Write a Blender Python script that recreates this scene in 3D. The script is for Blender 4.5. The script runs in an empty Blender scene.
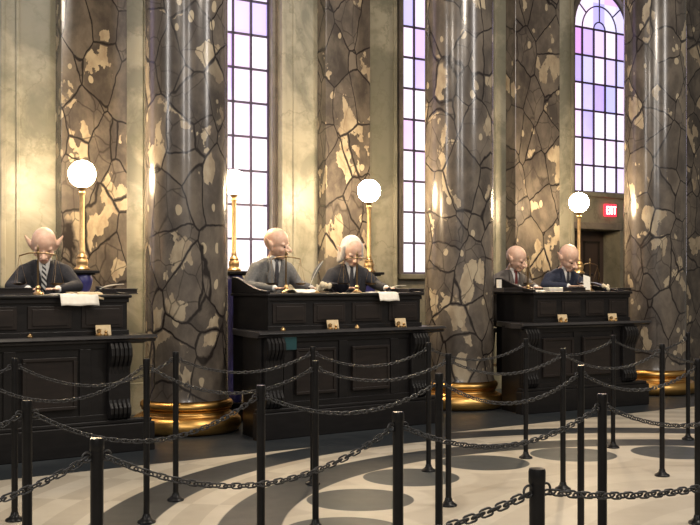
import bpy, bmesh, math, random
from math import sin, cos, pi, sqrt, radians as R
from mathutils import Vector, Matrix, Euler
random.seed(7)
C = bpy.context.scene.collection

# ------------------------------------------------------------------ materials
class NT:
    def __init__(s, name):
        s.m = bpy.data.materials.new(name); s.m.use_nodes = True
        s.t = s.m.node_tree; s.b = s.t.nodes['Principled BSDF']
    def n(s, typ, **kw):
        nd = s.t.nodes.new('ShaderNode' + typ)
        for k, v in kw.items(): setattr(nd, k, v)
        return nd
    def put(s, sock, v):
        if isinstance(v, bpy.types.NodeSocket): s.t.links.new(v, sock)
        elif v is not None: sock.default_value = v
    def math(s, op, a, b=None, c=None, clamp=False):
        nd = s.n('Math', operation=op, use_clamp=clamp)
        s.put(nd.inputs[0], a); s.put(nd.inputs[1], b)
        if c is not None: s.put(nd.inputs[2], c)
        return nd.outputs[0]
    def vmath(s, op, a, b=None, scale=None):
        nd = s.n('VectorMath', operation=op)
        s.put(nd.inputs[0], a); s.put(nd.inputs[1], b)
        if scale is not None: s.put(nd.inputs['Scale'], scale)
        return nd.outputs['Value'] if op in ('LENGTH', 'DISTANCE', 'DOT_PRODUCT') else nd.outputs[0]
    def mapr(s, v, a, b, c=0., d=1.):
        nd = s.n('MapRange'); s.put(nd.inputs[0], v)
        for i, x in enumerate((a, b, c, d)): nd.inputs[i + 1].default_value = x
        return nd.outputs[0]
    def mix(s, f, a, b, blend='MIX'):
        nd = s.n('Mix', data_type='RGBA', blend_type=blend)
        s.put(nd.inputs[0], f)
        for i, v in ((6, a), (7, b)):
            if isinstance(v, tuple) and len(v) == 3: v = v + (1,)
            s.put(nd.inputs[i], v)
        return nd.outputs[2]
    def noise(s, co, scale, detail=4, rough=.55):
        nd = s.n('TexNoise'); s.put(nd.inputs['Vector'], co)
        nd.inputs['Scale'].default_value = scale; nd.inputs['Detail'].default_value = detail
        nd.inputs['Roughness'].default_value = rough
        return nd
    def voro(s, co, scale, feature='F1', rnd=1.):
        nd = s.n('TexVoronoi', feature=feature); s.put(nd.inputs['Vector'], co)
        nd.inputs['Scale'].default_value = scale; nd.inputs['Randomness'].default_value = rnd
        return nd
    def set(s, col=None, rough=None, metal=None, coat=None, spec=None, em=None, ems=None):
        def p(n_, v):
            if v is None: return
            if isinstance(v, tuple) and len(v) == 3: v = v + (1,)
            s.put(s.b.inputs[n_], v)
        p('Base Color', col); p('Roughness', rough); p('Metallic', metal); p('Coat Weight', coat)
        p('Specular IOR Level', spec); p('Emission Color', em); p('Emission Strength', ems)
        return s.m

def mottled(name, a, b, scale=6, rough=.5, metal=0, coat=None, bump=0, stretch=(1, 1, 1)):
    t = NT(name); co = t.n('TexCoord').outputs['Object']
    mp = t.n('Mapping'); t.put(mp.inputs[0], co); mp.inputs['Scale'].default_value = stretch
    if name.startswith(('black_', 'dark_brown')): t.b.inputs['Specular IOR Level'].default_value = .3
    nz = t.noise(mp.outputs[0], scale, 5)
    f = t.mapr(nz.outputs[0], .35, .65)
    if bump:
        bp = t.n('Bump'); bp.inputs['Strength'].default_value = bump; bp.inputs['Distance'].default_value = .01
        t.put(bp.inputs['Height'], nz.outputs[0]); t.put(t.b.inputs['Normal'], bp.outputs[0])
    return t.set(t.mix(f, a, b), rough, metal, coat)

def marble(name, off, gain=1.):
    t = NT(name); co = t.n('TexCoord').outputs['Object']
    co = t.vmath('ADD', co, off)
    mp = t.n('Mapping'); t.put(mp.inputs[0], co); mp.inputs['Scale'].default_value = (1, 1, .62)
    nz = t.noise(mp.outputs[0], 1.7, 3)
    d = t.vmath('SCALE', t.vmath('SUBTRACT', nz.outputs[1], (.5, .5, .5)), scale=.17)
    nz2 = t.noise(mp.outputs[0], 9, 3)
    d2 = t.vmath('SCALE', t.vmath('SUBTRACT', nz2.outputs[1], (.5, .5, .5)), scale=.025)
    p = t.vmath('ADD', t.vmath('ADD', mp.outputs[0], d), d2)
    S = 3.0
    cell = t.voro(p, S); edge = t.voro(p, S, 'DISTANCE_TO_EDGE')
    sep = t.n('SeparateColor'); t.put(sep.inputs[0], cell.outputs['Color'])
    g = gain
    base = t.mix(sep.outputs[0], (.070*g, .060*g, .052*g), (.19*g, .16*g, .13*g))
    base = t.mix(t.math('MULTIPLY', sep.outputs[1], .6), base, (.105*g, .092*g, .090*g))
    cl = t.noise(p, 4.5, 6, .6)
    base = t.mix(t.mapr(cl.outputs[0], .4, .7, 0, .6), base, (.25*g, .21*g, .165*g))
    base = t.mix(t.mapr(cl.outputs[0], .6, .3, 0, .6), base, (.06*g, .05*g, .045*g))
    # cream inclusions kept inside some of the cells
    bl = t.noise(p, 3.6, 5, .5)
    bm_ = t.mapr(bl.outputs[0], .562, .572)
    inside = t.mapr(edge.outputs['Distance'], .03, .042)
    pick = t.mapr(sep.outputs[2], .30, .34)
    m = t.math('MULTIPLY', t.math('MULTIPLY', bm_, inside), pick)
    crm = t.mix(t.mapr(t.noise(p, 9, 4).outputs[0], .4, .65), (.50*g, .42*g, .30*g), (.34*g, .27*g, .19*g))
    base = t.mix(m, base, crm)
    # scattered small pale pebbles
    sm = t.voro(p, 9); ss = t.n('SeparateColor'); t.put(ss.inputs[0], sm.outputs['Color'])
    peb = t.math('MULTIPLY', t.mapr(sm.outputs['Distance'], .30, .27), t.mapr(ss.outputs[0], .86, .87))
    base = t.mix(peb, base, (.50*g, .42*g, .30*g))
    # fine and broad dark veins
    fine = t.voro(p, 5.2, 'DISTANCE_TO_EDGE')
    base = t.mix(t.math('MULTIPLY', t.mapr(fine.outputs['Distance'], .035, .0), t.mapr(sep.outputs[1], .5, .55, 0, .75)), base, (.03, .025, .022))
    base = t.mix(t.mapr(edge.outputs['Distance'], .026, .010), base, (.022, .018, .017))
    return t.set(base, .22, 0, .15, spec=.5)

def wallstone(name, a, b):
    t = NT(name); co = t.n('TexCoord').outputs['Object']
    nz = t.noise(co, 1.1, 7, .62); nz.inputs['Distortion'].default_value = .8
    n2 = t.noise(co, 5, 5, .6)
    base = t.mix(t.mapr(nz.outputs[0], .44, .56), a, b)
    base = t.mix(t.mapr(n2.outputs[0], .5, .72, 0, .6), base, (a[0]*.42, a[1]*.46, a[2]*.42))
    n3 = t.voro(t.vmath('ADD', co, t.vmath('SCALE', n2.outputs[1], scale=.5)), 1.3, 'DISTANCE_TO_EDGE')
    base = t.mix(t.mapr(n3.outputs[0], .03, .0, 0, .45), base, (a[0]*.4, a[1]*.42, a[2]*.36))
    return t.set(base, .38)

M = {}
M['wall'] = wallstone('wall_stone', (.215, .197, .150), (.145, .137, .105))
M['cream'] = wallstone('cream_marble', (.34, .318, .248), (.195, .188, .146))
M['black'] = mottled('black_lacquer_wood', (.007, .0065, .007), (.011, .010, .0105), 5, .42, stretch=(1, 1, 5))
M['panel'] = mottled('dark_brown_wood', (.013, .0105, .010), (.020, .0155, .014), 4, .42, stretch=(1, 1, 6))
M['ledge'] = mottled('worn_black_wood', (.022, .021, .023), (.034, .032, .033), 8, .3)
M['post'] = mottled('black_enamel', (.005, .005, .006), (.008, .008, .009), 20, .33)
M['chain'] = mottled('blackened_iron', (.045, .046, .048), (.08, .08, .082), 60, .42, .6)
M['gold'] = mottled('aged_gold', (.80, .50, .18), (.62, .36, .11), 5, .36, 1.)
M['brass'] = mottled('polished_brass', (.66, .45, .22), (.5, .33, .15), 20, .38, 1.)
M['darkbrass'] = mottled('tarnished_brass', (.30, .20, .10), (.18, .12, .06), 30, .35, 1.)
M['blue'] = mottled('dark_blue_enamel', (.03, .03, .13), (.05, .05, .19), 6, .35)
M['paper'] = mottled('paper', (.80, .77, .70), (.72, .68, .60), 30, .7)
M['parch'] = mottled('parchment', (.62, .50, .32), (.50, .38, .22), 20, .7)
M['leather'] = mottled('black_leather', (.015, .013, .015), (.03, .026, .028), 40, .4)
M['ink'] = mottled('black_glass', (.008, .008, .012), (.012, .012, .018), 10, .12)
M['skin'] = mottled('skin', (.70, .48, .36), (.62, .38, .28), 25, .5)
M['lip'] = mottled('lips', (.42, .18, .14), (.36, .14, .11), 25, .5)
M['eye'] = mottled('dark_eyes', (.03, .02, .015), (.05, .03, .02), 25, .2)
M['hair'] = mottled('white_hair', (.72, .68, .62), (.55, .51, .46), 50, .6, bump=.5, stretch=(1, 1, .2))
M['shirt'] = mottled('white_shirt', (.80, .79, .76), (.72, .71, .69), 20, .7)
M['suit_grey'] = mottled('grey_wool', (.17, .17, .168), (.125, .125, .125), 60, .85)
M['suit_dark'] = mottled('charcoal_wool', (.026, .026, .032), (.017, .017, .022), 60, .85)
M['suit_navy'] = mottled('navy_wool', (.022, .028, .055), (.014, .018, .036), 60, .85)
M['suit_brown'] = mottled('taupe_wool', (.12, .105, .095), (.085, .075, .07), 60, .85)
M['tie_dark'] = mottled('dark_silk', (.03, .03, .035), (.05, .05, .06), 60, .45)
M['tie_red'] = mottled('maroon_silk', (.16, .03, .03), (.12, .02, .02), 60, .45)
M['feather'] = mottled('grey_feather', (.25, .24, .22), (.14, .13, .12), 30, .7)
M['feather_blue'] = mottled('blue_feather', (.20, .22, .48), (.14, .16, .36), 30, .7)
M['feather_white'] = mottled('cream_feather', (.75, .66, .48), (.62, .52, .36), 30, .7)
M['lead'] = mottled('window_lead', (.07, .05, .10), (.04, .03, .06), 30, .5)
M['jamb'] = wallstone('jamb_stone', (.19, .16, .13), (.13, .11, .10))
M['door'] = mottled('brown_door_paint', (.05, .032, .026), (.035, .022, .02), 6, .45, stretch=(1, 1, .2))
M['teal'] = mottled('plain_teal', (.012, .07, .08), (.015, .055, .065), 6, .4)
M['white'] = mottled('cream_enamel', (.7, .66, .58), (.62, .58, .5), 15, .4)
mm = []
for i, o in enumerate(((1.9, 6.3, 3.35), (3.7, 1.3, 2.6), (9.1, 4.2, 7.7))): mm.append(marble('breccia_marble_' + 'abc'[i], o, .86))
M['pier'] = marble('breccia_marble_panel', (5.5, 2.5, 4.1), .78)

def tie_stripes():
    t = NT('striped_silk'); co = t.n('TexCoord').outputs['Object']
    w = t.n('TexWave', bands_direction='DIAGONAL'); t.put(w.inputs[0], co); w.inputs['Scale'].default_value = 14
    return t.set(t.mix(t.mapr(w.outputs[1], .45, .55), (.03, .03, .035), (.65, .65, .62)), .5)
M['tie_stripe'] = tie_stripes()

def globe_mat():
    t = NT('lit_globe_glass'); return t.set((.9, .85, .75), .3, em=(1, .75, .45), ems=GLOBE)
GLOBE = 95.
M['globe'] = globe_mat()

def glass_mat():
    t = NT('stained_glass'); co = t.n('TexCoord').outputs['Object']
    s = t.n('SeparateXYZ'); t.put(s.inputs[0], co)
    ix = t.math('FLOOR', t.math('DIVIDE', t.math('ADD', s.outputs[0], .6), .24))
    iz = t.math('FLOOR', t.math('DIVIDE', t.math('SUBTRACT', s.outputs[2], .35), .41))
    cx = t.n('CombineXYZ'); t.put(cx.inputs[0], ix); t.put(cx.inputs[1], iz)
    oi = t.n('ObjectInfo'); t.put(cx.inputs[2], t.math('MULTIPLY', oi.outputs['Random'], 37.))
    w = t.n('TexWhiteNoise'); t.put(w.inputs[0], cx.outputs[0])
    ws = t.n('SeparateColor'); t.put(ws.inputs[0], w.outputs['Color'])
    hue = t.mix(ws.outputs[0], (.24, .26, .80), (.62, .22, .72))
    hue = t.mix(t.mapr(ws.outputs[1], .7, .72), hue, (.85, .62, .92))
    nz = t.noise(co, 2.2, 3)
    amt = t.math('MULTIPLY', t.mapr(t.math('ADD', s.outputs[2], t.math('MULTIPLY', nz.outputs[0], 1.6)), 2.7, 5.0, .15, 1.), t.mapr(ws.outputs[2], .0, 1., .35, 1.), clamp=True)
    col = t.mix(amt, (.98, .92, 1.), hue)
    return t.set((.3, .3, .35), .2, em=col, ems=.85)
M['glass'] = glass_mat()

def exit_mats():
    a = NT('exit_red_face').set((.5, .02, .03), .4, em=(1, .03, .06), ems=1.2)
    b = NT('exit_lit_letters').set((.9, .9, .8), .4, em=(1, .86, .80), ems=3.)
    return a, b
M['exitred'], M['exitlit'] = exit_mats()

# floor: pale stone with dark rings, a circle of dark discs and a dark border along the desks
CX, CY = 2.7, 6.32
def floor_mat():
    t = NT('inlaid_marble_floor'); co = t.n('TexCoord').outputs['Object']
    s = t.n('SeparateXYZ'); t.put(s.inputs[0], co)
    x = t.math('SUBTRACT', s.outputs[0], CX); y = t.math('SUBTRACT', s.outputs[1], CY)
    r = t.math('SQRT', t.math('ADD', t.math('MULTIPLY', x, x), t.math('MULTIPLY', y, y)))
    th = t.math('ARCTAN2', y, x)
    def band(v, a, b, e=.006):
        return t.math('MULTIPLY', t.mapr(v, a - e, a + e), t.mapr(v, b + e, b - e))
    ringA = band(r, 3.90, 4.28); ringB = band(r, 3.11, 3.50)
    N = 19; st = 2 * pi / N; RC = 2.74
    rel = t.math('DIVIDE', t.math('SUBTRACT', th, R(88.0)), st)
    loc = t.math('MULTIPLY', t.math('SUBTRACT', rel, t.math('ROUND', rel)), st)
    def local(RC_):
        lx = t.math('SUBTRACT', t.math('MULTIPLY', r, t.math('COSINE', loc)), RC_)
        ly = t.math('MULTIPLY', r, t.math('SINE', loc))
        return t.math('SQRT', t.math('ADD', t.math('MULTIPLY', lx, lx), t.math('MULTIPLY', ly, ly)))
    dd = local(RC); disc = t.mapr(dd, .366, .358)
    bv = t.math('SUBTRACT', s.outputs[1], t.math('ADD', t.math('MULTIPLY', s.outputs[0], .697), 9.57))
    border = t.mapr(bv, -.006, .006)
    nz = t.noise(co, .9, 6, .6); n2 = t.noise(co, 5, 5, .6)
    light = t.mix(t.mapr(nz.outputs[0], .35, .65), (.62, .555, .44), (.72, .65, .53))
    light = t.mix(t.mapr(n2.outputs[0], .45, .7, 0, .35), light, (.54, .47, .37))
    # tone-on-tone inlay: lozenges between the rings, pale halo round each disc, swirls inside
    k1 = t.math('FLOOR', t.math('DIVIDE', th, st / 2)); k2 = t.math('FLOOR', t.math('DIVIDE', r, .19))
    chk = t.math('ABSOLUTE', t.math('MODULO', t.math('ADD', k1, k2), 2))
    outer = t.mapr(r, 3.48, 3.50)
    tone = t.math('MULTIPLY', t.math('MULTIPLY', chk, outer), .42)
    halo = band(dd, .50, .72, .02)
    inner = t.mapr(r, 3.12, 3.10)
    tone = t.math('ADD', tone, t.math('MULTIPLY', t.math('MULTIPLY', halo, inner), .36))
    sw = t.n('TexWave', wave_type='RINGS', rings_direction='Z'); t.put(sw.inputs[0], t.vmath('SUBTRACT', co, (CX + .4, CY - 1.2, 0)))
    sw.inputs['Scale'].default_value = .55; sw.inputs['Distortion'].default_value = 5; sw.inputs['Detail'].default_value = 1; sw.inputs['Detail Scale'].default_value = .6
    tone = t.math('ADD', tone, t.math('MULTIPLY', t.math('MULTIPLY', t.mapr(sw.outputs[1], .48, .55), t.mapr(r, 2.2, 2.15)), .25))
    light = t.mix(tone, light, (.40, .335, .25))
    dark = t.mix(t.mapr(n2.outputs[0], .35, .7), (.028, .034, .040), (.040, .046, .052))
    gd = t.mix(t.mapr(n2.outputs[0], .35, .7), (.058, .068, .072), (.076, .085, .087))
    c = t.mix(ringA, light, dark); c = t.mix(ringB, c, dark); c = t.mix(disc, c, gd); c = t.mix(border, c, dark)
    return t.set(c, t.mapr(n2.outputs[0], .3, .7, .36, .46), spec=.22)
M['floor'] = floor_mat()

# ------------------------------------------------------------------ mesh helpers
class MB:
    def __init__(s): s.bm = bmesh.new(); s.X = Matrix.Identity(4)
    def v(s, p): return s.bm.verts.new(s.X @ Vector(p))
    def box(s, x0, x1, y0, y1, z0, z1):
        vs = [s.v((x, y, z)) for z in (z0, z1) for x, y in ((x0, y0), (x1, y0), (x1, y1), (x0, y1))]
        for f in ((0, 3, 2, 1), (4, 5, 6, 7), (0, 1, 5, 4), (1, 2, 6, 5), (2, 3, 7, 6), (3, 0, 4, 7)):
            s.bm.faces.new([vs[i] for i in f])
        return s
    def prism(s, pts, a0, a1, axis='y'):
        """extrude the 2-D outline along an axis"""
        def P(p, a):
            return {'y': (p[0], a, p[1]), 'x': (a, p[0], p[1]), 'z': (p[0], p[1], a)}[axis]
        A = [s.v(P(p, a0)) for p in pts]; B = [s.v(P(p, a1)) for p in pts]; n = len(pts)
        s.bm.faces.new(A); s.bm.faces.new(B[::-1])
        for i in range(n): s.bm.faces.new((A[i], B[i], B[(i+1) % n], A[(i+1) % n]))
        return s
    def lathe(s, prof, seg=32, c=(0, 0, 0)):
        rings = []
        for r, z in prof:
            if r < 1e-5: rings.append([s.v((c[0], c[1], c[2] + z))])
            else: rings.append([s.v((c[0] + r*cos(2*pi*i/seg), c[1] + r*sin(2*pi*i/seg), c[2] + z)) for i in range(seg)])
        for a, b in zip(rings, rings[1:]):
            for i in range(seg):
                j = (i+1) % seg
                if len(a) == 1 and len(b) == 1: break
                if len(a) == 1: s.bm.faces.new((a[0], b[i], b[j]))
                elif len(b) == 1: s.bm.faces.new((a[i], b[0], a[j]))
                else: s.bm.faces.new((a[i], b[i], b[j], a[j]))
        for e in (rings[0], rings[-1]):
            if len(e) > 1: s.bm.faces.new(e)
        return s
    def tube(s, pts, r, seg=8, closed=False):
        pts = [Vector(p) for p in pts]; n = len(pts); rings = []
        rr = r if isinstance(r, (list, tuple)) else [r]*n
        up = None
        for i, p in enumerate(pts):
            if closed: d = pts[(i+1) % n] - pts[i-1]
            else: d = pts[min(i+1, n-1)] - pts[max(i-1, 0)]
            d.normalize()
            if up is None: up = Vector((0, 0, 1)) if abs(d.z) < .9 else Vector((1, 0, 0))
            a = d.cross(up).normalized(); b = a.cross(d).normalized(); up = b
            rings.append([s.v(p + (a*cos(2*pi*k/seg) + b*sin(2*pi*k/seg))*rr[i]) for k in range(seg)])
        prs = list(zip(rings, rings[1:])) + ([(rings[-1], rings[0])] if closed else [])
        for A, B in prs:
            for k in range(seg): s.bm.faces.new((A[k], A[(k+1) % seg], B[(k+1) % seg], B[k]))
        if not closed: s.bm.faces.new(rings[0][::-1]); s.bm.faces.new(rings[-1])
        return s
    def ell(s, c, r, rot=None, u=16, v=10):
        m = Matrix.Translation(c) @ ((rot or Euler((0, 0, 0))).to_matrix().to_4x4()) @ Matrix.Diagonal((r[0], r[1], r[2], 1))
        res = bmesh.ops.create_uvsphere(s.bm, u_segments=u, v_segments=v, radius=1, matrix=s.X @ m)
        return s
    def cap(s, p0, p1, r0, r1, seg=12):
        """tapered limb with round ends"""
        p0 = Vector(p0); p1 = Vector(p1); d = (p1 - p0); L = d.length; d.normalize(); pts = []; rr = []
        for k in range(4): a = pi/2*(k/4.); pts.append(p0 - d*r0*cos(a)); rr.append(max(r0*sin(a), r0*.08))
        pts.append(p0); rr.append(r0); pts.append(p0.lerp(p1, .5)); rr.append((r0+r1)/2); pts.append(p1); rr.append(r1)
        for k in range(3, -1, -1): a = pi/2*(k/4.); pts.append(p1 + d*r1*cos(a)); rr.append(max(r1*sin(a), r1*.08))
        return s.tube(pts, rr, seg)
    def build(s, name, mat, parent=None, smooth=False, bevel=0, remesh=0, ss=0, loc=None, rz=0, solid=0):
        bmesh.ops.recalc_face_normals(s.bm, faces=s.bm.faces)
        me = bpy.data.meshes.new(name); s.bm.to_mesh(me); s.bm.free()
        me.materials.append(mat)
        o = bpy.data.objects.new(name, me); C.objects.link(o)
        if parent: o.parent = parent
        if loc: o.location = loc
        o.rotation_euler.z = rz
        if smooth:
            for p in me.polygons: p.use_smooth = True
        if solid:
            md = o.modifiers.new('solid', 'SOLIDIFY'); md.thickness = solid; md.offset = 0
        if remesh:
            md = o.modifiers.new('remesh', 'REMESH'); md.mode = 'VOXEL'; md.voxel_size = remesh; md.use_smooth_shade = True
            sm = o.modifiers.new('smooth', 'SMOOTH'); sm.iterations = 3; sm.factor = .5
        if bevel:
            md = o.modifiers.new('bevel', 'BEVEL'); md.width = bevel; md.segments = 2; md.limit_method = 'ANGLE'; md.angle_limit = R(40)
        if smooth and not remesh and smooth != 'all':
            try: me.set_sharp_from_angle(angle=R(42))
            except Exception: pass
        return o

def empty(name, loc, rz=0):
    o = bpy.data.objects.new(name, None); C.objects.link(o); o.location = loc; o.rotation_euler.z = rz; o.empty_display_size = .1; return o
def tag(o, label=None, cat=None, group=None, kind=None):
    if label: o['label'] = label
    if cat: o['category'] = cat
    if group: o['group'] = group
    if kind: o['kind'] = kind
    return o
def copy_tree(o, parent=None):
    c = o.copy(); C.objects.link(c)
    if parent: c.parent = parent
    for ch in list(o.children): copy_tree(ch, c)
    return c

# ------------------------------------------------------------------ the place
EYE = 1.46; F = 1050.
TH = R(32.7); U = Vector((cos(TH), sin(TH), 0)); NRM = Vector((sin(TH), -cos(TH), 0))
O0 = Vector((-1.62, 10.38, 0))
# wall frame: x = along the wall, y = INTO the wall (so the room is at negative y), z up
WALL = dict(loc=O0, rz=TH)

MB().box(-9, 16, -6, 22, -.1, 0).build('floor', M['floor']); tag(bpy.data.objects['floor'], 'cream stone floor inlaid with dark grey rings and discs', kind='structure')

S0, S1, TOP = -6.0, 13.0, 7.6
WT = 1.60      # wall face
windows = [(-2.75, -1.55, 1.58), (.63, 1.83, 1.58), (3.78, 4.98, 1.58), (6.88, 8.08, 2.81), (9.98, 11.18, 1.58)]
SPR = 5.27
DOOR = (6.82, 7.83, 2.26)
w = MB(); x = S0
for a, b, sill in windows:
    w.box(x, a, WT, WT+.55, 0, TOP)
    if sill > 2: # door under this window
        w.box(a, DOOR[0]+.0001 if DOOR[0] > a else a+.0001, WT, WT+.55, 0, sill)
        w.box(DOOR[1], b, WT, WT+.55, 0, sill)
        w.box(a, DOOR[1], WT, WT+.55, DOOR[2], sill)
    else: w.box(a, b, WT, WT+.55, 0, sill)
    r = (b-a)/2; c = (a+b)/2; n = 20
    arc = [(c - r*cos(pi*k/n), SPR + r*sin(pi*k/n)) for k in range(n+1)]
    for k in range(n): w.prism([arc[k], arc[k+1], (arc[k+1][0], TOP), (arc[k][0], TOP)], WT, WT+.55)
    x = b
w.box(x, S1, WT, WT+.55, 0, TOP)
wb = w.build('wall_back', M['wall'], **WALL); tag(wb, 'tall olive stone wall behind the teller desks', kind='structure')
# wall piece left of the door jamb is cut by a slightly wider pier
wi = 0
for a, b, sill in windows:
    wi += 1
    r = (b-a)/2; c = (a+b)/2; n = 24; y0, y1 = WT+.10, WT+.112
    g = MB()
    arcp = [(r*cos(pi*k/n), SPR - 0 + r*sin(pi*k/n)) for k in range(n+1)]
    g.prism([(-r, sill), (r, sill)] + arcp, 0, .012)
    go = g.build('window_%d' % wi, M['glass'], loc=O0 + U*c - NRM*y0, rz=TH)
    tag(go, kind='structure')
    go['label'] = {1: 'tall leaded window beyond the left edge', 2: 'tall pale leaded window right of the nearest column', 3: 'tall leaded window left of the middle column', 4: 'arched violet leaded window above the exit doorway', 5: 'tall leaded window beyond the right edge'}[wi]
    f = MB(); t_ = .0135
    def vbar(x_, z0, z1): f.box(x_-t_, x_+t_, -.022, -.001, z0, z1)
    zs = SPR - .405*20
    for k in range(-2, 3): vbar(k*.24 - .12 if 0 else 0, 0, 0) if 0 else None
    for xx in (-.36, -.12, .12, .36): vbar(xx, sill, SPR + (.0))
    k = 0
    while SPR - k*.41 > sill + .05:
        z = SPR - k*.41; f.box(-r, r, -.022, -.001, z-t_, z+t_); k += 1
    def arcbar(rad, n_=18):
        pts = [(rad*cos(pi*q/n_), -.012, SPR + rad*sin(pi*q/n_)) for q in range(n_+1)]; f.tube(pts, .011, 6)
    arcbar(.36); arcbar(.12); arcbar(r-.012)
    for an in (40, 90, 140): f.tube([(.36*cos(R(an)), -.012, SPR+.36*sin(R(an))), (r*cos(R(an)), -.012, SPR+r*sin(R(an)))], .011, 6)
    f.tube([(0, -.012, SPR+.12), (0, -.012, SPR+.36)], .011, 6)
    f.box(-r, -r+.02, -.03, -.001, sill, SPR); f.box(r-.02, r, -.03, -.001, sill, SPR); f.box(-r, r, -.03, -.001, sill, sill+.025)
    f.build('muntins', M['lead'], go)
    sr = MB()   # moulded surround standing a little proud of the wall
    for dx0, dx1, dy in ((0.0, .05, .012), (.05, .09, .03)):
        n_ = 20
        sr.box(-r-dx1, -r-dx0, -.10-dy, -.10, sill-.02, SPR); sr.box(r+dx0, r+dx1, -.10-dy, -.10, sill-.02, SPR)
        for q in range(n_):
            a0, a1 = pi*q/n_, pi*(q+1)/n_; ra, rb = r+dx0, r+dx1
            sr.prism([(ra*cos(a0), SPR+ra*sin(a0)), (rb*cos(a0), SPR+rb*sin(a0)), (rb*cos(a1), SPR+rb*sin(a1)), (ra*cos(a1), SPR+ra*sin(a1))], -.10-dy, -.10)
    sr.build('surround', M['jamb'], go)
    MB().box(-r-.1, r+.1, -.18, -.0, sill-.07, sill-.001).build('sill', M['wall'], go, bevel=.01)

# cream pilasters and projecting breccia piers
ti = 0
for a, b in ((-1.42, .20), (1.90, 3.60), (5.10, 6.74), (8.2, 9.85)):
    ti += 1
    m = MB().box(a, b, 1.5, WT, 0, TOP)
    m.box(a, a+.05, 1.475, 1.5, 0, TOP); m.box(b-.05, b, 1.475, 1.5, 0, TOP)
    m.box(a+.16, a+.20, 1.485, 1.5, 0, TOP); m.box(a-.02, b+.02, 1.45, WT, 0, .35)
    tag(m.build('trim_%d' % ti, M['cream'], bevel=.006, **WALL), ['cream stone pilaster at the far left', 'cream stone pilaster between the two tall windows', 'cream stone pilaster right of the middle column', 'cream stone pilaster at the right edge'][ti-1], kind='structure')
for i, (a, b) in enumerate(((-.84, -.12), (2.41, 3.06), (5.46, 6.29), (8.92, 9.6))):
    ti += 1
    m = MB().box(a, b, 1.3, 1.5, 0, TOP); m.box(a-.03, b+.03, 1.27, 1.5, 0, .3)
    tag(m.build('trim_%d' % ti, M['pier'], bevel=.006, **WALL), ['flat breccia marble pier behind the left desk', 'flat breccia marble pier between the tall windows', 'flat breccia marble pier behind the right desk', 'flat breccia marble pier at the right edge'][i], kind='structure')

# doorway under the arched window
dw = empty('door_1', O0 + U*((DOOR[0]+DOOR[1])/2) - NRM*(WT), TH); tag(dw, 'dark brown door set deep in a stone doorway', kind='structure')
hw = (DOOR[1]-DOOR[0])/2
l = MB().box(-hw, hw, .34, .39, 0, DOOR[2]-.002)
l.build('door_leaf', M['door'], dw)
p = MB()
for z0, z1 in ((.15, .95), (1.1, 2.1)):
    for sx in (-1, 1):
        c0 = sx*.24
        p.box(c0-.17, c0+.17, .325, .345, z0, z0+.03); p.box(c0-.17, c0+.17, .325, .345, z1-.03, z1); p.box(c0-.17, c0-.14, .325, .345, z0, z1); p.box(c0+.14, c0+.17, .325, .345, z0, z1)
p.build('door_moulding', M['panel'], dw)
MB().box(-hw-.10, -hw, -.04, 0, 0, DOOR[2]+.1).box(-hw, hw, -.04, 0, DOOR[2], DOOR[2]+.1).build('door_frame', M['jamb'], dw, bevel=.01)
MB().lathe([(0, -.03), (.02, -.02), (.028, 0), (.02, .02), (0, .03)], 12, (.42, .31, 1.0)).build('door_handle', M['brass'], dw, smooth=True)

ex = empty('exit_sign', O0 + U*7.59 - NRM*(WT) + Vector((0, 0, 2.46)), TH); tag(ex, 'small lit red exit sign on the wall above the dark doorway', 'sign')
MB().box(-.115, .115, -.05, -.002, 0, .185).build('housing', M['exitred'], ex, bevel=.006)
lt = MB()
def seg(x0, z0, x1, z1, w_=.011):
    d = Vector((x1-x0, 0, z1-z0)); L = d.length; d.normalize(); nn = Vector((-d.z, 0, d.x))*w_/2
    a = Vector((x0, 0, z0)); b = Vector((x1, 0, z1))
    lt.prism([((a+nn).x, (a+nn).z), ((b+nn).x, (b+nn).z), ((b-nn).x, (b-nn).z), ((a-nn).x, (a-nn).z)], -.056, -.0505)
zb, zt = .035, .15
x0 = -.098; seg(x0, zb, x0, zt, .016); [seg(x0, z, x0+.04, z, .014) for z in (zb+.006, (zb+zt)/2, zt-.006)]
x0 = -.045; seg(x0, zb, x0+.04, zt, .015); seg(x0, zt, x0+.04, zb, .015)
x0 = .015; seg(x0, zb, x0, zt, .016)
x0 = .04; seg(x0, zt-.007, x0+.056, zt-.007, .014); seg(x0+.028, zb, x0+.028, zt, .016)
lt.build('lettering', M['exitlit'], ex)

# round columns
cols = [((-1.62, 10.42), 'nearest round breccia column, on a gold base left of centre'), ((1.29, 12.42), 'middle round breccia column, on a gold base beside the centre desk'), ((4.08, 14.05), 'farthest round breccia column, on a gold base at the right')]
def gold_prof():
    P = [(.47, 0)]
    for k in range(11): a = -pi/2 + pi*k/10; P.append((.455 + .085*cos(a), .085 + .085*sin(a)))
    P += [(.455, .175), (.445, .185)]
    for k in range(7): a = pi*k/6; P.append((.445 - .02*sin(a), .185 + .03*(1-cos(a))/2*1.4))
    for k in range(9): a = -pi/2 + pi*k/8; P.append((.415 + .042*cos(a), .27 + .042*sin(a)))
    P += [(.41, .315), (.405, .33)]
    return P
for i, ((cx, cy), lab) in enumerate(cols):
    e = empty('marble_column', (cx, cy, 0), R(40*i)); tag(e, lab, 'column', 'round marble columns')
    MB().lathe([(.418, .32), (.408, .36), (.405, .5), (.405, 3), (.402, TOP)], 96).build('shaft', mm[i], e, smooth=True)
    MB().lathe(gold_prof(), 96).build('column_base', M['gold'], e, smooth=True)

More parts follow.
